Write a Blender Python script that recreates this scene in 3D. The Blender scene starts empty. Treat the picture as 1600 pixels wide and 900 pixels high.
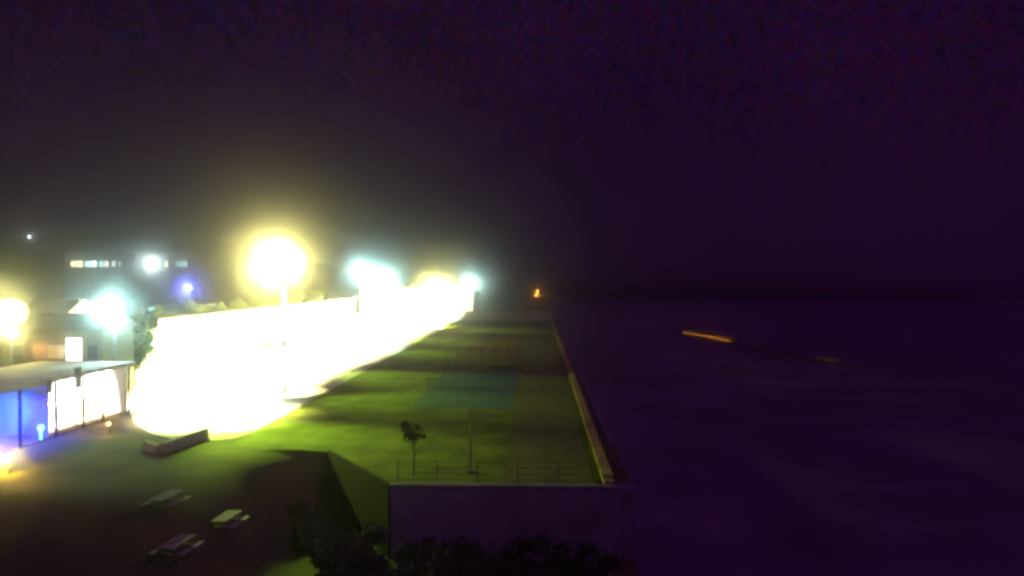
import bpy, bmesh, math, random
from mathutils import Vector, Matrix, Euler
random.seed(7)
DENOISE = True
S = bpy.context.scene
C = S.collection
PI = math.pi

# ------------------------------------------------------------------ helpers
class MB:
    def __init__(self): self.bm = bmesh.new()
    def box(self, x0, x1, y0, y1, z0, z1, rz=0, bev=0):
        cx, cy, cz = (x0+x1)/2, (y0+y1)/2, (z0+z1)/2
        M = Matrix.Translation((cx, cy, cz)) @ Matrix.Rotation(rz, 4, 'Z') @ Matrix.Diagonal((x1-x0, y1-y0, z1-z0, 1))
        r = bmesh.ops.create_cube(self.bm, size=1, matrix=M)
        if bev:
            es = list({e for v in r['verts'] for e in v.link_edges})
            bmesh.ops.bevel(self.bm, geom=es, offset=bev, segments=2, affect='EDGES')
        return self
    def tube(self, a, b, r0, r1=None, seg=12):
        a, b = Vector(a), Vector(b); d = b-a
        M = Matrix.Translation((a+b)/2) @ d.to_track_quat('Z', 'Y').to_matrix().to_4x4()
        bmesh.ops.create_cone(self.bm, cap_ends=True, segments=seg, radius1=r0, radius2=r0 if r1 is None else r1, depth=d.length, matrix=M)
        return self
    def ball(self, c, r, sub=2, sc=(1, 1, 1)):
        bmesh.ops.create_icosphere(self.bm, subdivisions=sub, radius=r, matrix=Matrix.Translation(c) @ Matrix.Diagonal((*sc, 1)))
        return self
    def poly(self, pts):
        self.bm.faces.new([self.bm.verts.new(p) for p in pts]); return self
    def prism(self, pts, z0, z1):
        lo = [self.bm.verts.new((x, y, z0)) for x, y in pts]
        hi = [self.bm.verts.new((x, y, z1)) for x, y in pts]
        n = len(pts)
        self.bm.faces.new(hi); self.bm.faces.new(lo[::-1])
        for i in range(n):
            self.bm.faces.new((lo[i], lo[(i+1) % n], hi[(i+1) % n], hi[i]))
        return self
    def gable(self, x0, x1, y0, y1, z0, z1, ridge='X'):
        v = self.bm.verts.new
        if ridge == 'X':
            ym = (y0+y1)/2
            p = [v((x0, y0, z0)), v((x1, y0, z0)), v((x1, y1, z0)), v((x0, y1, z0)), v((x0, ym, z1)), v((x1, ym, z1))]
            fs = [(0, 1, 5, 4), (2, 3, 4, 5), (1, 2, 5), (3, 0, 4), (3, 2, 1, 0)]
        else:
            xm = (x0+x1)/2
            p = [v((x0, y0, z0)), v((x1, y0, z0)), v((x1, y1, z0)), v((x0, y1, z0)), v((xm, y0, z1)), v((xm, y1, z1))]
            fs = [(0, 1, 4), (1, 2, 5, 4), (2, 3, 5), (3, 0, 4, 5), (3, 2, 1, 0)]
        for f in fs: self.bm.faces.new([p[i] for i in f])
        return self
    def build(self, name, m, parent=None, smooth=False):
        me = bpy.data.meshes.new(name); self.bm.normal_update(); self.bm.to_mesh(me); self.bm.free()
        me.materials.append(m)
        if smooth:
            for p in me.polygons: p.use_smooth = True
        o = bpy.data.objects.new(name, me); C.objects.link(o)
        if parent: o.parent = parent
        return o

def tag(o, label=None, cat=None, group=None, kind=None):
    if label: o['label'] = label
    if cat: o['category'] = cat
    if group: o['group'] = group
    if kind: o['kind'] = kind
    return o
def empty(name, loc, rz=0, label=None, cat=None, group=None):
    o = bpy.data.objects.new(name, None); C.objects.link(o)
    o.location = loc; o.rotation_euler = (0, 0, rz); o.empty_display_size = .3
    return tag(o, label, cat, group)
def children(o): return [c for c in bpy.data.objects if c.parent == o]
def copy_tree(o, parent=None):
    c = o.copy(); C.objects.link(c); c.parent = parent
    for ch in children(o): copy_tree(ch, c)
    return c

def mat(name, col, rough=.8, vary=.25, scale=1.5, bump=.0, bscale=20, col2=None, spec=.3):
    m = bpy.data.materials.new(name); m.use_nodes = True
    nt = m.node_tree; b = nt.nodes['Principled BSDF']
    b.inputs['Roughness'].default_value = rough
    b.inputs['Specular IOR Level'].default_value = spec
    tc = nt.nodes.new('ShaderNodeTexCoord')
    n = nt.nodes.new('ShaderNodeTexNoise'); n.inputs['Scale'].default_value = scale; n.inputs['Detail'].default_value = 6
    nt.links.new(tc.outputs['Object'], n.inputs['Vector'])
    r = nt.nodes.new('ShaderNodeValToRGB')
    r.color_ramp.elements[0].position = .32; r.color_ramp.elements[1].position = .68
    a = [c*(1-vary) for c in col]; z = col2 if col2 else [min(1, c*(1+vary)) for c in col]
    r.color_ramp.elements[0].color = (*a, 1); r.color_ramp.elements[1].color = (*z, 1)
    nt.links.new(n.outputs['Fac'], r.inputs['Fac']); nt.links.new(r.outputs['Color'], b.inputs['Base Color'])
    if bump:
        n2 = nt.nodes.new('ShaderNodeTexNoise'); n2.inputs['Scale'].default_value = bscale; n2.inputs['Detail'].default_value = 4
        nt.links.new(tc.outputs['Object'], n2.inputs['Vector'])
        bp = nt.nodes.new('ShaderNodeBump'); bp.inputs['Strength'].default_value = bump
        nt.links.new(n2.outputs['Fac'], bp.inputs['Height']); nt.links.new(bp.outputs['Normal'], b.inputs['Normal'])
    return m
def glow(name, col, strength):
    m = bpy.data.materials.new(name); m.use_nodes = True
    b = m.node_tree.nodes['Principled BSDF']
    b.inputs['Base Color'].default_value = (.06, .06, .06, 1)
    b.inputs['Emission Color'].default_value = (*col, 1); b.inputs['Emission Strength'].default_value = strength
    return m

M = dict(
    ground=mat('ground_soil', (.09, .075, .07), .95, .45, .25, .4, 6),
    lawn=mat('lawn_grass', (.10, .14, .012), .95, .4, .35, .5, 30, (.20, .24, .022)),
    worn=mat('worn_grass', (.085, .075, .05), .95, .4, .22, .6, 25, (.14, .18, .03)),
    paving=mat('pale_paving', (.62, .61, .57), .85, .12, .8, .1, 8),
    tarmac=mat('tarmac', (.055, .055, .055), .9, .3, .5, .3, 30),
    gravel=mat('gravel', (.14, .12, .045), .95, .35, .6, .5, 25),
    court=mat('hard_court', (.055, .125, .135), .8, .25, .5),
    clay=mat('clay_court', (.17, .085, .045), .95, .3, .4),
    line=mat('court_line', (.13, .16, .15), .8, .2, 2),
    water=mat('water', (.17, .10, .17), .7, .3, .1, .35, 1.2, spec=.2),
    concrete=mat('sandstone', (.42, .29, .10), .85, .35, .9, .3, 12),
    slab=mat('pale_concrete', (.34, .31, .23), .85, .2, 2, .2, 15),
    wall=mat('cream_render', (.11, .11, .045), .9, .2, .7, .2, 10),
    white=mat('white_render', (.72, .71, .68), .9, .1, .7, .1, 10),
    dark=mat('dark_render', (.10, .10, .10), .9, .3, .5),
    roof=mat('roof_tiles', (.09, .05, .035), .85, .35, 1.5, .4, 8),
    canopy=mat('pale_canopy', (.5, .48, .40), .8, .15, 1),
    metal=mat('galvanised_pole', (.30, .31, .31), .45, .15, 3, spec=.5),
    blackmetal=mat('dark_metal', (.03, .03, .033), .5, .2, 4, spec=.5),
    wood=mat('weathered_wood', (.28, .20, .10), .8, .35, 3, .3, 20),
    frame=mat('window_frame', (.12, .11, .10), .6, .2, 3),
    darkglass=mat('dark_glass', (.02, .022, .026), .15, .2, 3, spec=.6),
    bark=mat('bark', (.07, .05, .035), .95, .4, 6, .6, 15),
    leaf=mat('leaves', (.045, .075, .018), .7, .5, .7, col2=(.09, .12, .03)),
    leafdark=mat('dark_leaves', (.07, .06, .05), .8, .5, .7),
    reed=mat('dry_reeds', (.28, .20, .07), .8, .4, 1.5),
    darkstone=mat('dark_stone', (.04, .034, .036), .95, .4, .8, .4, 6),
    shadestone=mat('shade_stone', (.014, .012, .014), .95, .3, .8, .4, 6, spec=.1),  # shade on the wall flank put into the base colour
    molestone=mat('mole_stone', (.13, .085, .12), .95, .3, .8, .4, 6),
    quay=mat('quay_concrete', (.27, .22, .25), .9, .3, .35, .35, 6),
    hill=mat('hill_woods', (.02, .028, .012), 1, .5, .02),
)

# ------------------------------------------------------------------ the camera and its picture geometry
H = 12.0
F = 1200.0                  # focal length in photo pixels
VPX, HY = 839.0, 433.0      # promenade's vanishing point
def gd(py, z=0): return (H-z)*F/(py-HY)
def X(px, y): return (px-VPX)/F*y
def Zh(py, y): return H-(py-HY)/F*y

cam_d = bpy.data.cameras.new('camera'); cam = bpy.data.objects.new('camera', cam_d); C.objects.link(cam)
cam.location = (0, 0, H)
yaw = math.atan((VPX-800)/F); pitch = math.atan((450-HY)/F)
cam.rotation_euler = Euler((PI/2-pitch, 0, yaw), 'XYZ')
cam_d.sensor_width = 36; cam_d.lens = 36*F/1600
cam_d.clip_start = .5; cam_d.clip_end = 12000
S.camera = cam

# ------------------------------------------------------------------ setting
def sheet(name, pts, z, m):
    return tag(MB().poly([(x, y, z) for x, y in pts]).build(name, m), kind='structure')
R = 3000
LOW, SEA = -4.0, -4.7
sheet('ground', [(-R, 55.2), (5.25, 55.2), (5.25, R), (-R, R)], 0, M['ground'])
sheet('water', [(5.4, -R), (R, -R), (R, R), (5.4, R)], SEA, M['water'])
tag(MB().box(4.72, 5.6, 43.3, 900, -8, -.02).build('quay_face', M['quay']), kind='structure')
def sst(t): t = max(0, min(1, t)); return t*t*(3-2*t)
def behind(x, y):            # on the raised lawn, behind its retaining wall
    return (x > -14.2 and y > 44.4 and (x+14.2)*(-8.4)+(52-y)*5.7 < -8.0) or y > 53
def gz(x, y):
    if behind(x, y): return -.004
    return -.004+LOW*max(sst((42.5-y)/14), sst((x+20.5)/7.5)*sst((54-y)/7))
xs = [-3000, -600, -150, -90]+[-64+.7*k for k in range(100)]; xs = [v for v in xs if v < 5.3]+[5.5]
ys = [-3000, -400, -60, 0, 6]+[10+.7*k for k in range(64)]+[55.2]
tb = MB(); tv = [[tb.bm.verts.new((x, y, gz(x, y))) for x in xs] for y in ys]
for a in range(len(ys)-1):
    for c in range(len(xs)-1): tb.bm.faces.new((tv[a][c], tv[a][c+1], tv[a+1][c+1], tv[a+1][c]))
tag(tb.build('grass_slope', M['worn'], smooth=True), kind='structure')
sheet('plaza', [(-22, 58.5), (-22, 258), (-60, 258), (-66, 150), (-66, 117), (-56, 96), (-46, 84), (-43, 79), (-38.5, 70.5), (-33, 62), (-29.5, 57.8), (-26.5, 55.6), (-24.2, 55.3), (-22.6, 56.4)], .008, M['paving'])
sheet('lawn', [(-14.2, 52.05), (-8.5, 43.5), (-2.02, 43.5), (-2.02, 205), (-21.95, 205), (-21.95, 54.5), (-19, 52.7), (-16.5, 52.7), (-14.2, 52.05)], .004, M['lawn'])
sheet('path', [(-2, 43.5), (3.4, 43.5), (3.4, 205), (-2, 205)], .008, M['gravel'])
sheet('road', [(-35.6, 55.4), (-31, 55.4), (-34.3, 62), (-38.6, 70), (-44, 79.4), (-46, 79), (-44, 70), (-38, 68), (-35.6, 62)], .012, M['gravel'])
sheet('court', [(-11.6, 70), (-2.4, 70), (-2.4, 97), (-11.6, 97)], .012, M['court'])
sheet('clay_court', [(-12, 112), (-2.4, 112), (-2.4, 150), (-12, 150)], .012, M['clay'])
ln = MB()
for x in (-10.9, -9.8, -4.2, -3.1): ln.poly([(x-.04, 71.6, .017), (x+.04, 71.6, .017), (x+.04, 95.4, .017), (x-.04, 95.4, .017)])
for y in (71.6, 77.1, 89.9, 95.4): ln.poly([(-10.9, y-.04, .021), (-3.1, y-.04, .021), (-3.1, y+.04, .021), (-10.9, y+.04, .021)])
tag(ln.build('court_markings', M['line']), kind='structure')
# hills beyond the town
HILL_Y = 560
def hill_z(x, y):
    i = (x+2300)/46; j = (y-HILL_Y)/70
    e = max(0, min(1, i/6))*max(0, min(1, (-30-x)/420))
    return 95*e*math.sin(PI*j/13)*(.72+.28*math.sin(i*.31+j*.5)*math.cos(i*.13)) - .5
hb = MB(); bm = hb.bm
NX, NY = 60, 14; grid = []
for j in range(NY):
    row = []
    for i in range(NX):
        x = -2300+i*46; y = HILL_Y+j*70
        e = max(0, min(1, (i)/6))*max(0, min(1, (NX-1-i)/22))
        z = hill_z(x, y)
        row.append(bm.verts.new((x, y, z)))
    grid.append(row)
for j in range(NY-1):
    for i in range(NX-1): bm.faces.new((grid[j][i], grid[j][i+1], grid[j+1][i+1], grid[j+1][i]))
hill = tag(hb.build('hills', M['hill'], smooth=True), kind='structure')

# ------------------------------------------------------------------ lamps
def light(parent, loc, col, W, spot=None, blend=1, rad=.15, aim=None):
    d = bpy.data.lights.new('lamp_light', 'SPOT' if spot else 'POINT')
    d.color = col; d.energy = W; d.shadow_soft_size = rad
    if spot: d.spot_size = math.radians(spot); d.spot_blend = blend
    o = bpy.data.objects.new('lamp_light', d); C.objects.link(o); o.parent = parent; o.location = loc
    if aim is not None:
        o.rotation_euler = (Vector(aim)-Vector(loc)).to_track_quat('-Z', 'Y').to_euler()
    return o

def glare(parent, loc, col, W, rad=.25):
    # added spot at the lamp, aimed at the camera to raise its halo
    w = parent.location + Vector(loc)
    d = Vector((0, 0, H-3)) - w
    half = max(4.5, math.degrees(math.atan(17/d.length)))
    return light(parent, loc, col, W, 2*half, 1, rad, aim=Vector(loc)+d)
YEL = (1, .90, .20); WARM = (1, .97, .42); CYAN = (.42, 1, .90); GRN = (.66, 1, .07); BLUE = (.012, .012, 1); ORA = (1, .42, .05)
GM = {}
def gmat(col, s):
    k = (col, s)
    if k not in GM: GM[k] = glow('lamp_glass', col, s)
    return GM[k]

def street_lamp(x, y, z, col, W, label, arm=1.6, side=-1, ground=0, spotW=0, tilt=(0, 0), spot=120, group='street lamps along the lit square', em=40, lawnW=0, lawn_aim=(18, -6), lawn_spot=100, blend=1, az=0):
    """tapered mast, curved arm, cobra head with glowing glass; (x,y,z) = the glass"""
    px = x-side*arm
    r = empty('street_lamp', (px, y, ground), 0, label, 'street lamp', group)
    h = z-ground
    MB().tube((0, 0, 0), (0, 0, h-.35), .13, .07).tube((0, 0, 0), (0, 0, .9), .17, .16).build('pole', M['metal'], r, True)
    a = MB(); pts = [(0, 0, h-.4), (side*arm*.25, 0, h-.05), (side*arm*.6, 0, h+.15), (side*(arm-.3), 0, h+.2)]
    for p, q in zip(pts, pts[1:]): a.tube(p, q, .06, .05, 10)
    a.build('arm', M['metal'], r, True)
    hd = MB().box(side*arm-.55, side*arm+.55, -.2, .2, h+.12, h+.32, 0, .06).build('lamp_head', M['metal'], r)
    MB().ball((side*arm, 0, h+.08), .26, 2, (1.5, .6, .5)).build('lamp_glass', gmat(col, em), hd, True)
    if W: glare(r, (side*arm, -.3, h-.1), col, W)
    if spotW: light(r, (side*arm, 0, h-.3), col, spotW, spot, blend, .2, aim=(side*arm+tilt[0], tilt[1], az))
    if lawnW: light(r, (side*arm, -.1, h-.35), GRN, lawnW, lawn_spot, 1, .2, aim=(side*arm+lawn_aim[0], lawn_aim[1], 0))  # extra green spot added under the head to light the lawn
    return r

def globe_lamp(x, y, z, R, col, em, W, label, group, spotW=0, tilt=(0, 0), spot=120, lawnW=0):
    """tall mast carrying one big round diffusing globe, centre at (x,y,z)"""
    r = empty('globe_lamp', (x, y, 0), 0, label, 'street lamp', group)
    MB().tube((0, 0, 0), (0, 0, z-R), .16, .09).tube((0, 0, 0), (0, 0, 1.1), .24, .2).build('pole', M['metal'], r, True)
    MB().tube((0, 0, z-R-.12), (0, 0, z-R+.08), R*.3, R*.42, 16).build('collar', M['blackmetal'], r, True)
    MB().ball((0, 0, z), R, 3).build('lamp_globe', gmat(col, em), r, True)  # globe oversized so it stands in for the lamp's glare
    MB().tube((0, 0, z+R-.05), (0, 0, z+R+.1), R*.3, R*.12, 16).build('cap', M['blackmetal'], r, True)
    if W: glare(r, (0, -R-.3, z), col, W, R*.4)
    if lawnW: light(r, (.3, 0, z-R-.4), GRN, lawnW, 60, 1, .3, aim=(12, -5, 0))  # green spot added below the globe to fill the lawn
    if spotW: light(r, (0, 0, z-R-.5), col, spotW, spot, 1, .3, aim=(tilt[0], tilt[1], 0))
    return r

def at(px, py, y): return X(px, y), y, Zh(py, y)

# the lamps over the white square
A = 'lamps along the white square'; B = 'street lamps by the buildings'
LY = (1, .92, .30); LC = (.55, 1, .93)
globe_lamp(*at(440, 412, 78), 2.2, LY, 3, 37000, 'biggest globe lamp, round yellow white glare high over the white square', A, 110000, (-1, 1), 54, lawnW=13000)
globe_lamp(*at(565, 424, 125), 1.0, LC, 3, 5000, 'cyan globe lamp, left one of the close pair above the far white square', A, 60000, (-5, 0), 125, lawnW=15000)
globe_lamp(*at(602, 438, 150), 1.7, LC, 3, 9000, 'pale globe lamp melting into the white square, right of its cyan twin', A, 60000, (-5, 0), 125)
globe_lamp(*at(682, 452, 178), 1.8, LY, 3, 20000, 'yellowish globe lamp at the narrow far tip of the white square', A, 160000, (-4, 4), 120, lawnW=12000)
globe_lamp(*at(734, 443, 215), 1.3, LC, 3, 8000, 'lone round cyan globe lamp just right of the far tip of the white square', A, 50000, (-10, 5), 115)
# inside the glare
nl = street_lamp(-29, 65, 7.2, WARM, 0, 'added lamp nearest in the white square, over its lower right corner', spotW=190000, tilt=(1, .2), spot=104, lawnW=40000, lawn_aim=(12, -10), lawn_spot=64, group='street lamps inside the white glare')  # lamp added to light the near corner of the square
light(nl, (-1.6, -.3, 6.8), GRN, 6000, 84, 1, .2, aim=(-2, -17, 0))  # green fill added for the grass left of the lawn
street_lamp(-36, 71.5, 5.6, LC, 0, 'added low lamp at the lower left edge of the white square, nearest the bar', spotW=120000, tilt=(1.5, 1), spot=108, blend=.8, group='street lamps inside the white glare')  # lamp added to brighten the rounded near edge
street_lamp(-36.5, 80, 5.2, CYAN, 1500, 'lamp at the left end of the white square with a cyan fringe', spotW=110000, tilt=(.8, .5), spot=104, group='street lamps inside the white glare')
for k in range(22):  # row added to light the square evenly, heads lost in the glare
    y = 77+k*8.2
    street_lamp(-34.0, y, 7 if k < 4 else 8, WARM, 0, 'added street lamp drowned in the white glare, one of the even row under the globe lamps', spotW=120000, tilt=(-1, 0) if k == 0 else (0, 7 if k == 21 else 0), spot=142 if k == 21 else 119 if k < 4 else 117, blend=.35, group='street lamps inside the white glare',
                lawnW={3: 40000, 9: 30000}.get(k, 0), lawn_aim=(24, -15) if k == 3 else (16, -6), lawn_spot=46 if k == 3 else 62, em=25)
for k, y in enumerate((95, 120, 150, 178, 206, 236)):  # lamps added to whiten the hall front and the paving before it
    r = street_lamp(-49 if k else -46, y, 6, WARM, 0, 'added street lamp in the glare close before the long white hall', spotW=220000, tilt=(-9 if k else -1, 0), spot=168 if k else 146, blend=.15, az=3.4 if k else 0, group='street lamps inside the white glare', em=25)
    light(r, (-1.6, 0, 5.6), WARM, 110000, 140, .5, .2, aim=(-.6, 0, 0))  # second downlight added to fill a dark strip in the paving
# left side
globe_lamp(*at(0, 490, 69), 1.3, LY, 2.5, 9000, 'globe lamp with a large white glare cut by the left picture edge', B, 7000, (5, -9), 90)
globe_lamp(*at(168, 485, 68), .7, LC, 3, 5500, 'cyan white globe lamp on a lit pole beside the cream building', B, 5000, (3, -9), 110)
globe_lamp(*at(288, 450, 185), .6, (.16, .2, 1), 3, 4500, 'small globe lamp with a violet blue halo left of the big yellow glare', B)

# on the hill
hy = HILL_Y
while hill_z(X(30, hy), hy) < Zh(369, hy)-7: hy += 2
hl = empty('hilltop_lamp', (X(30, hy), hy, hill_z(X(30, hy), hy)-.5), 0, 'tiny white light alone on the dark hill at upper left', 'hill lamp')
MB().tube((0, 0, 0), (0, 0, 6.6), .25, .15).build('pole', M['metal'], hl)
MB().ball((0, 0, 7.3), .8, 2).build('lamp_globe', gmat((.85, .95, 1), 70), hl, True)

# far orange light by the water
b = empty('harbour_beacon', (X(840, 480), 480, 0), 0, 'tiny orange beacon at the water edge beyond the lawn', 'beacon')
MB().tube((0, 0, 0), (0, 0, 2.0), .35, .25).build('base', M['slab'], b)
MB().tube((0, 0, 2.0), (-.6, 0, 3.4), .2, .2).build('mast', M['metal'], b)
for nm, (lx, lz, r_, s_) in dict(a=(-.9, .6, .55, 16), b=(1.2, .1, .4, 5)).items():
    MB().ball((lx, -.5, lz), r_, 2).build('lamp_glass', gmat(ORA, s_), b, True)
MB().tube((-.3, -.3, 1.6), (.1, -.3, 4.0), .5, .5, 12).build('lantern', gmat(ORA, 9), b, True)

# ------------------------------------------------------------------ bar pavilion, lower left
pv = empty('bar_pavilion', (-36.5, 50, 0), 0, 'low open fronted bar lit white and blue under a pale flat canopy', 'bar')
MB().box(-7.5, -4.2, -3, 17, 0, 4.1).build('rear_wall', M['white'], pv)
MB().box(-8, .7, -3.4, 17.3, 4.15, 4.5, 0, .05).build('canopy', M['canopy'], pv)
MB().box(-4.18, .3, -3, 17, .0, .12).build('terrace_floor', M['wood'], pv)
MB().box(-4.18, .15, 16.6, 16.9, .12, 4.12).build('end_wall', M['white'], pv)
MB().box(-3.4, -2.8, 7.4, 15.5, .13, 1.15).box(-3.5, -2.65, 7.2, 15.7, 1.152, 1.22).build('counter', M['wood'], pv)
MB().box(-4.18, -.2, 6.3, 6.5, .122, 4.13).build('partition', M['white'], pv)
for yy in (-2.6, 2.4, 6.4, 9.9, 12.6, 16.75):
    MB().box(.32, .5, yy-.09, yy+.09, .0, 4.14).build('post', M['blackmetal'], pv)
for yy in (8.8, 12.6):
    f = MB().box(-4.17, -4.10, yy-1, yy+1, 1.6, 3.2).build('window', M['frame'], pv)
    MB().box(-4.095, -4.07, yy-.9, yy+.9, 1.7, 3.1).build('pane', gmat((.9, .95, 1), 1.2), f)
for yy, w_ in ((8.0, 3500), (11, 7000), (14, 9000), (15.4, 6000)):
    MB().ball((-1.9, yy, 3.85), .22, 2, (1, 1, .6)).build('ceiling_lamp', gmat((1, .96, .8), 20), pv, True)
    light(pv, (-.9, yy, 3.3), (1, .95, .86), w_*1.6, 158, .3, .2, aim=(-4.5, yy+.6, 2.0))
for yy in (-1.8, 1.4, 4.4):
    MB().box(-1.3, -1.0, yy-.15, yy+.15, 3.85, 4.1).build('stage_lamp', gmat(BLUE, 12), pv)
    light(pv, (-1.1, yy, 3.75), BLUE, 5500, 150, .5, .2, aim=(-1.9, yy, 0))
MB().ball((.15, 5.0, .95), .2, 2).tube((.15, 5.0, .12), (.15, 5.0, .8), .05).build('floor_lamp', gmat((.08, .5, 1), 14), pv, True)
light(pv, (-.25, 5.0, 1.2), (.03, .4, 1), 1400, 130, 1, .1, aim=(-4, 4.2, 2.2))
MB().box(.72, .8, 8.2, 9.0, 3.35, 5.0).build('banner', M['dark'], pv)
MB().box(.72, .78, 4.9, 5.4, 3.5, 4.4).build('banner', M['dark'], pv)
for yy, lb in ((10.2, 'dark high table nearer the blue corner of the bar terrace'), (12.4, 'dark high table farther along the white front of the bar')):
    ht = empty('high_table', (-36.5-.4, 50+yy, .125), 0, lb, 'table', 'high tables at the bar front')
    MB().tube((0, 0, 0), (0, 0, .04), .26, .24, 20).build('base', M['blackmetal'], ht, True)
    MB().tube((0, 0, .04), (0, 0, 1.06), .05, .05).build('stem', M['blackmetal'], ht, True)
    MB().tube((0, 0, 1.062), (0, 0, 1.1), .34, .34, 24).build('tabletop', M['frame'], ht)

# ------------------------------------------------------------------ buildings on the left
def window(parent, x0, x1, z0, z1, y, m):
    f = MB().box(x0-.08, x1+.08, y-.06, y+.0, z0-.08, z1+.08).build('window', M['frame'], parent)
    MB().box(x0, x1, y-.09, y-.063, z0, z1).build('pane', m, f)
cb = empty('cream_building', (-44, 73, 0), 0, 'cream two storey building with lit windows behind the bar', 'building')
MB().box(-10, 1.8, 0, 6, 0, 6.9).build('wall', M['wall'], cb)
MB().gable(-10.5, 2.3, -.6, 6.6, 6.91, 8.4, 'X').build('roof', M['roof'], cb)
DG = M['darkglass']
for x0, m, z0, z1 in ((-9.2, DG, 4, 5.4), (-6.9, DG, 4, 5.4), (-4.9, gmat((1, .38, .05), .22), 4.0, 5.5), (-3.4, gmat((1, .7, .15), .45), 4.1, 5.4), (-1.6, gmat((1, .92, .85), 3), 3.9, 6.1), (.5, DG, 4, 5.4),
                      (-8.5, DG, 1, 2.5), (-5, DG, 1, 2.5), (.3, DG, 1, 2.5)):
    window(cb, x0, x0+(1.5 if m is not DG else 1.0), z0, z1, 0, m)
light(cb, (-.9, -1.0, 5.0), (1, .85, .6), 120, rad=.3)
light(cb, (-4.2, -.8, 5.2), (1, .5, .12), 90, rad=.3)
hv = empty('low_house', (X(110, 112), 112, 0), 0, 'low house with a pale roof beyond the cream building', 'house')
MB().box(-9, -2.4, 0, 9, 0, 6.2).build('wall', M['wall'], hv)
MB().gable(-9.6, -1.9, -.7, 9.7, 6.21, 8.6, 'X').build('roof', M['slab'], hv)
for x0 in (-7.6, -4.8): window(hv, x0, x0+1.4, 3.5, 5, 0, DG)
lh = empty('long_shed', (X(262, 190), 190, 0), 0, 'long low shed with a lit eave under the blue lamp', 'shed')
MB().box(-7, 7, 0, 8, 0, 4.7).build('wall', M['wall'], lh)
MB().box(-7.5, 7.5, -.8, 8.4, 4.71, 5.1).build('roof', M['canopy'], lh)
window(lh, -6.4, -4.4, 3.6, 4.4, 0, gmat((.4, .9, 1), 1.6))
window(lh, 2, 6.5, 4.0, 4.3, 0, gmat((.7, 1, .9), .5))
window(lh, -2, 0, 2.5, 4, 0, DG)
wh = empty('market_hall', (-60.4, 120, 0), 0, 'long low white hall along the rear of the glaring square', 'hall')
MB().box(-2.6, 0, 0, 134, 0, 5.0).build('wall', M['white'], wh)
MB().box(-3, .5, -.5, 134.5, 5.01, 5.4).build('roof', M['roof'], wh)
MB().box(-2.7, .05, -.12, -.003, 0, 5.0).build('end_wall', M['dark'], wh)  # dark facing added so this end reads as unlit
for k in range(22):
    f = MB().box(.003, .06, 2+k*6, 5+k*6, .05, 3.2).build('door', M['canopy'], wh)
    MB().box(.063, .09, 2.15+k*6, 4.85+k*6, .15, 3.1).build('panel', M['white'], f)
eh = empty('end_hall', (-41, 258.6, 0), 0, 'added white hall closing the narrow far end of the glaring square', 'hall')
MB().box(-19, 19, 0, 7, 0, 8.2).build('wall', M['white'], eh)  # white front added to carry the glare across the far tip
MB().box(-19.4, 19.4, -.5, 7.4, 8.21, 8.6).build('roof', M['canopy'], eh)
for k in range(8):
    f = MB().box(-17.4+k*4.5, -15+k*4.5, -.07, -.003, .05, 2.9).build('door', M['canopy'], eh)
    MB().box(-17.3+k*4.5, -15.1+k*4.5, -.1, -.073, .15, 2.8).build('panel', M['white'], f)
# far hotel: one lit floor
ho = empty('hotel', (X(195, 400), 400, 0), 0, 'long dark hotel far off with one storey of lit windows', 'hotel')
MB().box(-36, 36, 0, 16, 0, 24).build('wall', M['dark'], ho)
MB().box(-36.6, 36.6, -.6, 16.6, 24.01, 24.8).build('roof', M['dark'], ho)
CW, YW, PW, GW = (.55, 1, .95), (1, .95, .55), (1, .75, .7), (.7, .85, .9)
for px, w, col, s in ((98, 4, YW, 1.1), (103, 4, YW, .9), (108.5, 5, YW, 1.5), (114, 3, YW, .8), (121, 4, CW, .9), (126.5, 4, CW, 1.1), (132, 6, CW, 2.0), (144, 5, CW, .7), (151, 3, GW, .6), (153.5, 4, PW, .9), (164, 5, GW, .7), (174, 4, GW, .25),
                      (250, 3, YW, 1.1), (267, 3, CW, .25), (272, 4, CW, .35), (277, 3, CW, .35), (280.5, 4, CW, .5)):
    x0 = X(px, 400)-X(195, 400); x1 = x0+w/3.0
    window(ho, x0, x1, 17.6, 20.4, 0, gmat(col, s*3.5))
hx0 = X(222, 400)-X(195, 400)
window(ho, hx0, hx0+4, 17.5, 20.6, 0, gmat((.8, 1, 1), 30))
light(ho, (hx0+2, -1.4, 19), (.7, 1, 1), 6000, rad=.5)
for fl in (2, 6, 10, 13.8):
    for k in range(14):
        window(ho, -33+k*4.9, -31.4+k*4.9, fl, fl+1.7, 0, DG)

# ------------------------------------------------------------------ sea wall, back wall
sw = empty('sea_wall', (4.1, 44.4, 0), 0, 'long low sandstone wall dividing the lawn from the dark water', 'wall')
w = MB()
y = -.8
while y < 172:
    L = min(2.4, 172-y)
    w.box(-.26, .26, y+.012, y+L-.012, 0, .42, 0, .02); y += 2.4
w.build('blocks', M['concrete'], sw)
w = MB(); y = 0
while y < 172:
    L = min(1.8, 172-y); w.box(-.33, .33, y+.01, y+L-.01, .43, .53, 0, .025); y += 1.8
w.build('coping', M['concrete'], sw)
rw = empty('retaining_wall', (-8.4, 43.4, 0), 0, 'dark retaining wall dropping from the near edge of the lawn', 'wall')
MB().prism([(-5.8, 8.75), (-5.95, 8.6), (-.1, 0), (0.1, .2)], -4.2, .16).build('flank', M['shadestone'], rw)  # near-black colour stands in for shade on this face
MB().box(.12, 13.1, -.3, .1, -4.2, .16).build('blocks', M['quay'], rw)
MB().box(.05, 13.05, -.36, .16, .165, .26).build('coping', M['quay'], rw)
bw = empty('cross_wall', (-8, 212, 0), 0, 'low pale wall closing the far end of the lawn', 'wall')
MB().box(-12, 12, 0, .5, 0, 2.4).build('blocks', M['slab'], bw)
MB().box(-12.1, 12.1, -.1, .6, 2.41, 2.6).build('coping', M['slab'], bw)
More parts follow.
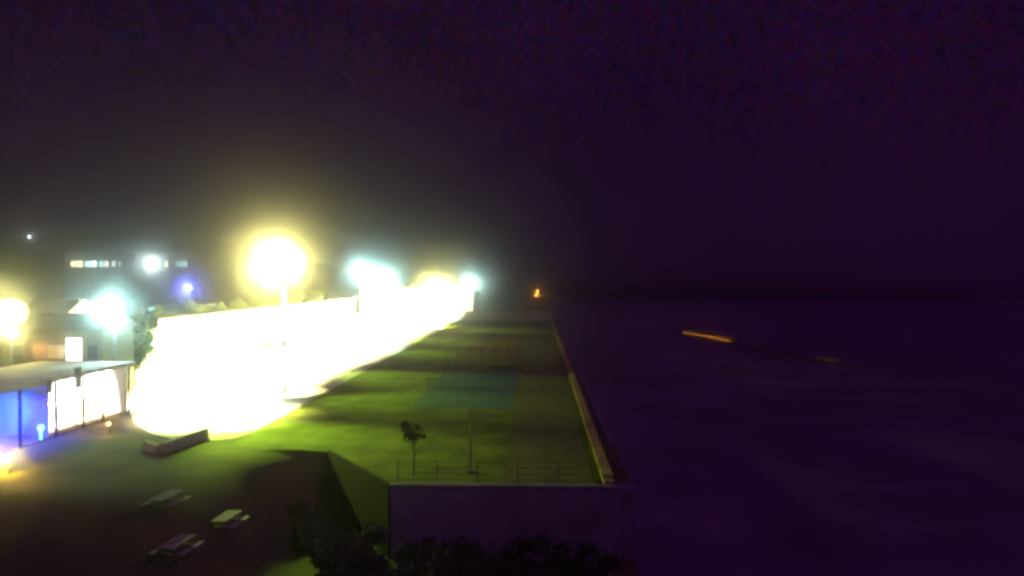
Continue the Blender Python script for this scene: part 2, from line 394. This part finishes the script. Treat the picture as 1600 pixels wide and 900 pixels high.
tn = empty('court_net', (-7, 83.5, 0), 0, 'low dark net across the blue green court', 'net')
for sx in (-5, 5): MB().tube((sx, 0, 0), (sx, 0, 1.1), .05).build('post', M['blackmetal'], tn)
n = MB()
for k in range(41): n.box(-5+k*.25-.008, -5+k*.25+.008, -.008, .008, .06, .94)
for k in range(7): n.box(-5, 5, .009, .022, .08+k*.13, .092+k*.13)
n.box(-5, 5, -.03, -.012, .9, .98)
n.build('mesh', M['line'], tn)
fe = empty('court_fence', (-7, 98.6, 0), 0, 'wire fence with a brown base board behind the blue green court', 'fence')
for k in range(7): MB().tube((-5+k*1.667, 0, 0), (-5+k*1.667, 0, 3), .05).build('post', M['blackmetal'], fe)
MB().box(-5, 5, -.05, .05, 0.06, .5).build('base_board', M['bark'], fe)
n = MB()
for k in range(12): n.tube((-5, -.07, .6+k*.2), (5, -.07, .6+k*.2), .012, seg=5)
for k in range(60): n.tube((-5+k*.169, -.095, .5), (-5+k*.169, -.095, 2.95), .01, seg=5)
n.build('wire_mesh', M['blackmetal'], fe)

# ------------------------------------------------------------------ trees
def crown_mesh(name, rx, rz, n, leaf, seed, m):
    rnd = random.Random(seed); bm = bmesh.new()
    lobes = [(Vector((rnd.uniform(-.6, .6)*rx, rnd.uniform(-.6, .6)*rx, rnd.uniform(-.55, .6)*rz)), rnd.uniform(.3, .55)) for _ in range(11)]
    for _ in range(n):
        c, s = rnd.choice(lobes)
        d = Vector((rnd.gauss(0, 1), rnd.gauss(0, 1), rnd.gauss(0, 1))).normalized()*rnd.uniform(.35, 1.05)
        p = c+Vector((d.x*rx*s, d.y*rx*s, d.z*rz*s))
        q = Euler((rnd.uniform(0, 6), rnd.uniform(0, 6), rnd.uniform(0, 6))).to_matrix()
        l = leaf*rnd.uniform(.6, 1.4)
        vs = [bm.verts.new(p+q @ Vector(v)*l) for v in ((-.5, 0, 0), (0, -.3, .05), (.6, 0, 0), (0, .3, .05))]
        bm.faces.new(vs)
    me = bpy.data.meshes.new(name); bm.to_mesh(me); bm.free(); me.materials.append(m); return me
def trunk_mb(h, r, rx):
    t = MB(); t.tube((0, 0, 0), (.05, .03, h*.55), r, r*.7).tube((.05, .03, h*.55), (0, .1, h*.9), r*.7, r*.2)
    for k in range(6):
        a = k*1.05; z = h*(.42+.06*k)
        t.tube((.03, .02, z), (math.cos(a)*rx*.6, math.sin(a)*rx*.6, z+h*.22), r*.4, r*.1, 7)
    return t
def make_tree(name, h, rx, rz, n, leaf, seed, m, r=.2):
    e = empty(name, (0, 0, 0))
    trunk_mb(h-rz, r, rx).build('trunk', M['bark'], e)
    o = bpy.data.objects.new('crown', crown_mesh('crown', rx, rz, n, leaf, seed, m)); C.objects.link(o)
    o.parent = e; o.location = (0, 0, h-rz)
    return e
def put(t, x, y, s, rz, label, cat, group):
    t.location = (x, y, 0); t.scale = (s, s, s); t.rotation_euler = (0, 0, rz); tag(t, label, cat, group); return t
T1 = make_tree('broadleaf_tree', 8, 2.8, 3.0, 2600, .42, 3, M['leaf'])
T1x = [
    (-44.2, 83, .85, 'dark tree between the cream building and the white square'),
    (-50.5, 96, .95, 'dark tree just left of the one beside the white square'),
    (-57, 272, 1.15, 'tree behind the rear edge of the white glare, left of its middle'),
    (-45, 273, 1.2, 'tree behind the rear edge of the white glare, below the cyan pair'),
    (-33, 272, 1.1, 'tree at the far tip of the white square, under the yellowish lamp'),
    (-23, 274, .95, 'smaller tree at the far tip, left of the lone cyan lamp'),
    (-66.5, 126, .80, 'added tree behind the long white hall, at its near end'),  # this row behind the hall is added as the glare's soft edge
    (-67, 136, .85, 'added tree behind the long white hall, second from its near end'),
    (-66.5, 147, .9, 'added tree behind the long white hall, under the big yellow glare'),
    (-67, 158, .85, 'added tree behind the long white hall, just right of the big yellow glare'),
    (-66.5, 170, .92, 'added tree behind the middle of the long white hall'),
    (-67, 183, .95, 'added tree behind the long white hall, past its middle'),
    (-66.5, 197, .95, 'added tree behind the far half of the long white hall'),
    (-67, 212, 1.0, 'added tree behind the long white hall, left of the cyan pair'),
    (-66.5, 228, 1.0, 'added tree behind the long white hall, near the cyan pair'),
    (-84, 180, 1.0, 'tree by the long shed under the blue lamp'),
    (-78, 272, 1.1, 'tree behind the square, under the big yellow glare'),
]
for i, (x, y, s, lb) in enumerate(T1x):
    put(T1 if i == 0 else copy_tree(T1), x, y, s, i*1.7, lb, 'tree', 'trees round the lit square')
young = make_tree('young_tree', 3.6, .85, .9, 420, .2, 9, M['leaf'], .05)
put(young, X(645, 46), 46, 1, .4, 'slim young tree standing dark on the near lawn', 'tree', None)
nf = empty('wire_fence', (-8, 43.75, 0), 0, 'thin dark wire fence along the near edge of the lawn', 'fence')
for k in range(6): MB().tube((k*2.3, 0, 0), (k*2.3, 0, 1.5), .035, .03, 8).build('post', M['blackmetal'], nf)
n = MB()
for z in (.4, .75, 1.1, 1.42): n.tube((0, -.045, z), (11.5, -.045, z), .012, seg=6)
n.build('wire', M['blackmetal'], nf)
fp = empty('flag_pole', (X(735, 47), 47, 0), 0, 'thin bare dark pole standing on the near lawn', 'pole')
MB().tube((0, 0, 0), (0, 0, 3.9), .06, .035).build('shaft', M['blackmetal'], fp, True)
MB().box(-.2, .2, -.2, .2, 0, .15, 0, .02).build('base', M['slab'], fp)
SH = make_tree('shrub', 2.6, 1.7, 1.25, 1500, .26, 21, M['leafdark'], .07)
spots = [(-17.0+.46*k+random.uniform(-.2, .2), 52.2-.85*k+random.uniform(-.2, .2), .36+.03*k) for k in range(5, 15)]; tries = 0  # this first row is added to keep lamp light off the flank
while len(spots) < 60 and tries < 4000:
    tries += 1
    y = random.choice((random.uniform(24, 42.4), random.uniform(37, 42.4))); x = random.uniform(-.27*y-.5, 3.8)
    if all((x-a)**2+(y-b)**2 > 1.5**2 for a, b, _ in spots): spots.append((x, y, random.uniform(.45, .85)))
for i, (x, y, s) in enumerate(spots):
    put(SH if i == 0 else copy_tree(SH), x, y, s, i*2.1, 'dark shrub in the unlit thicket at the foot of the lawn', 'shrub', 'dark shrubs below the lawn').location.z = gz(x, y)-.05

# ------------------------------------------------------------------ bottom left: tables, kerb, bollards
pt = empty('picnic_table', (0, 0, 0))
t = MB()
for k in range(5): t.box(-1, 1, -.42+k*.17, -.42+k*.17+.155, .71, .76)
t.build('tabletop', M['slab'], pt)
for s_ in (-1, 1):
    MB().box(-1, 1, s_*.75-.14, s_*.75+.14, .42, .47).build('bench', M['slab'], pt)
    MB().box(s_*.7-.05, s_*.7+.05, -.85, .85, .34, .415).tube((s_*.7, -.3, .7), (s_*.7, -.62, 0), .05).tube((s_*.7, .3, .7), (s_*.7, .62, 0), .05).build('leg', M['wood'], pt)
for i, (px, py, rz, lb) in enumerate(((346, 815, 1.5, 'pale picnic table on the dark grass, rightmost of three'), (266, 857, 1.48, 'pale picnic table nearest the bottom edge'), (250, 783, 1.45, 'dim picnic table farthest up the grass slope'))):
    o = pt if i == 0 else copy_tree(pt)
    yy = 22.0
    while yy < 60 and gz(X(px, yy), yy)+.7 < Zh(py, yy): yy += .05
    o.location = (X(px, yy), yy, gz(X(px, yy), yy)+.02); o.rotation_euler = (0, 0, rz)
    tag(o, lb, 'picnic table', 'picnic tables on the grass slope')
kb = empty('planter_wall', (X(243, 51), 51, 0), 0, 'low pale retaining wall with a corner below the white square', 'wall')
a0 = Vector((0, 0)); a1 = Vector((X(315, 56.5)-X(243, 51), 5.5)); a2 = Vector((X(215, 52.5)-X(243, 51), 1.6))
def strip(a, b, w_, z0, z1):
    d = (b-a).normalized(); nn = Vector((-d.y, d.x))*w_/2
    return MB().prism([tuple(a-nn), tuple(b-nn), tuple(b+nn), tuple(a+nn)], z0, z1)
strip(a0, a1, .4, 0, .75).build('long_wall', M['slab'], kb)
strip(a0+Vector((-.24, .05)), a2, .4, 0, .6).build('short_wall', M['slab'], kb)
def bollard(px, py, col, W, label, em=12):
    y = gd(py); r = empty('bollard_lamp', (X(px, y), y, 0), 0, label, 'bollard lamp', 'low bollard lamps')
    MB().tube((0, 0, 0), (0, 0, .75), .09, .08).build('post', M['blackmetal'], r)
    MB().tube((0, 0, .752), (0, 0, .93), .085, .085).build('lamp_glass', gmat(col, em), r)
    MB().tube((0, 0, .932), (0, 0, 1.0), .12, .09).build('cap', M['blackmetal'], r)
    light(r, (.0, -.25, .84), col, W, rad=.08)
    if W > 200: light(r, (.05, -.3, .9), col, W*2, 26, 1, .1, aim=(10, -14, 5))  # extra spot towards the camera, added to raise its glow
    return r
bollard(157, 684, (1, .5, .14), 60, 'low orange lamp on the road below the bar')
bollard(-6, 748, (1, .62, .06), 420, 'low amber lamp at the very left edge, nearest the camera')

# ------------------------------------------------------------------ lit mole across the water
m0, m1 = gd(515, SEA+.4), gd(573, SEA+.4)
p0 = Vector((X(1040, m0), m0)); p1 = Vector((X(1340, m1), m1))
d = (p1-p0).normalized()
mo = empty('mole', (p0.x, p0.y, SEA), math.atan2(d.y, d.x), 'low dark stone mole in the water with reeds lit orange', 'mole')
Lm = (p1-p0).length
MB().box(0, Lm, 0, 3, -2, .35).build('stone_base', M['molestone'], mo)
def reeds(u0, u1, n, name, h):
    rnd = random.Random(n); q = MB()
    for _ in range(n):
        u = rnd.uniform(u0, u1); v = rnd.uniform(.5, 2.2); hh = rnd.uniform(.3, 1)*h
        q.poly([(u-.05, v, .35), (u+.05, v, .35), (u+.05+rnd.uniform(-.15, .15), v+rnd.uniform(-.1, .1), .35+hh)])
    return q.build(name, M['reed'], mo)
def um(px):   # parameter on the mole below photo column px
    a = (px-VPX)/F     # x = a*y
    return (a*p0.y-p0.x)/(d.x-a*d.y)
reeds(um(1062), um(1140), 900, 'reeds', 2.4)
reeds(um(1266), um(1300), 200, 'reeds', 1.2)
for px, W in ((1068, 30), (1074, 40), (1080, 46), (1086, 46), (1092, 50), (1098, 55), (1104, 60), (1110, 60), (1116, 60), (1122, 55), (1128, 50), (1133, 36), (1274, 2), (1289, 7)):
    u = um(px)
    f = MB().tube((u, -.15, .36), (u, -.15, .6), .08, .08, 8).build('post', M['blackmetal'], mo)
    MB().ball((u, -.15, .68), .1, 2).build('lamp_glass', gmat(ORA, 2 if px < 1200 else .3), f, True)
    light(mo, (u, -.1, 1.0), ORA, W*4.2, 120, 1, .08, aim=(u, 1.2, .2))

# ------------------------------------------------------------------ night air
hz = tag(MB().box(-R-30, R+30, -R-30, R+30, -3, 120).build('haze', bpy.data.materials.new('haze_air')), kind='stuff')
m = hz.data.materials[0]; m.use_nodes = True; nt = m.node_tree; nt.nodes.clear()
out = nt.nodes.new('ShaderNodeOutputMaterial'); pvn = nt.nodes.new('ShaderNodeVolumePrincipled')
pvn.inputs['Color'].default_value = (.995, .995, .995, 1)
pvn.inputs['Density'].default_value = .0024
pvn.inputs['Anisotropy'].default_value = .984
nt.links.new(pvn.outputs['Volume'], out.inputs['Volume'])

# ------------------------------------------------------------------ night sky and added violet fill light
wd = bpy.data.worlds.new('World'); S.world = wd; wd.use_nodes = True
nt = wd.node_tree; bg = nt.nodes['Background']
tc = nt.nodes.new('ShaderNodeTexCoord'); n = nt.nodes.new('ShaderNodeTexNoise')
n.inputs['Scale'].default_value = 4; n.inputs['Detail'].default_value = 8
nt.links.new(tc.outputs['Generated'], n.inputs['Vector'])
r = nt.nodes.new('ShaderNodeValToRGB')
r.color_ramp.elements[0].position = .35; r.color_ramp.elements[0].color = (.0085, .0016, .0150, 1)
r.color_ramp.elements[1].position = .68; r.color_ramp.elements[1].color = (.0135, .0030, .0200, 1)
nt.links.new(n.outputs['Fac'], r.inputs['Fac'])
n2 = nt.nodes.new('ShaderNodeTexNoise'); n2.inputs['Scale'].default_value = 90; n2.inputs['Detail'].default_value = 5; n2.inputs['Roughness'].default_value = .7
nt.links.new(tc.outputs['Generated'], n2.inputs['Vector'])
mx = nt.nodes.new('ShaderNodeMix'); mx.data_type = 'RGBA'; mx.blend_type = 'MULTIPLY'; mx.inputs['Factor'].default_value = 1
sc2 = nt.nodes.new('ShaderNodeVectorMath'); sc2.operation = 'MULTIPLY_ADD'
sc2.inputs[1].default_value = (8, 8, 8); sc2.inputs[2].default_value = (-3, -3, -3)
nt.links.new(n2.outputs['Color'], sc2.inputs[0])
nt.links.new(r.outputs['Color'], mx.inputs['A']); nt.links.new(sc2.outputs['Vector'], mx.inputs['B'])
nt.links.new(mx.outputs['Result'], bg.inputs['Color'])
bg.inputs['Strength'].default_value = 1.0
sd = bpy.data.lights.new('violet_fill', 'SUN'); sd.energy = .45; sd.color = (.6, .10, 1); sd.angle = math.radians(.5)  # unseen violet sun lamp added to lift the dark ground and water
so = bpy.data.objects.new('violet_fill', sd); C.objects.link(so); so.rotation_euler = (math.radians(50), 0, math.radians(60))

# ------------------------------------------------------------------ render settings
S.view_settings.view_transform = 'Standard'; S.view_settings.look = 'None'
S.view_settings.exposure = 0; S.view_settings.gamma = 1; S.view_settings.use_curve_mapping = False
cy = S.cycles
cy.volume_bounces = 10; cy.max_bounces = 12; cy.diffuse_bounces = 2; cy.glossy_bounces = 2
cy.use_denoising = DENOISE
cy.sample_clamp_indirect = 4
cy.pixel_filter_type = 'GAUSSIAN'; cy.filter_width = 3.6
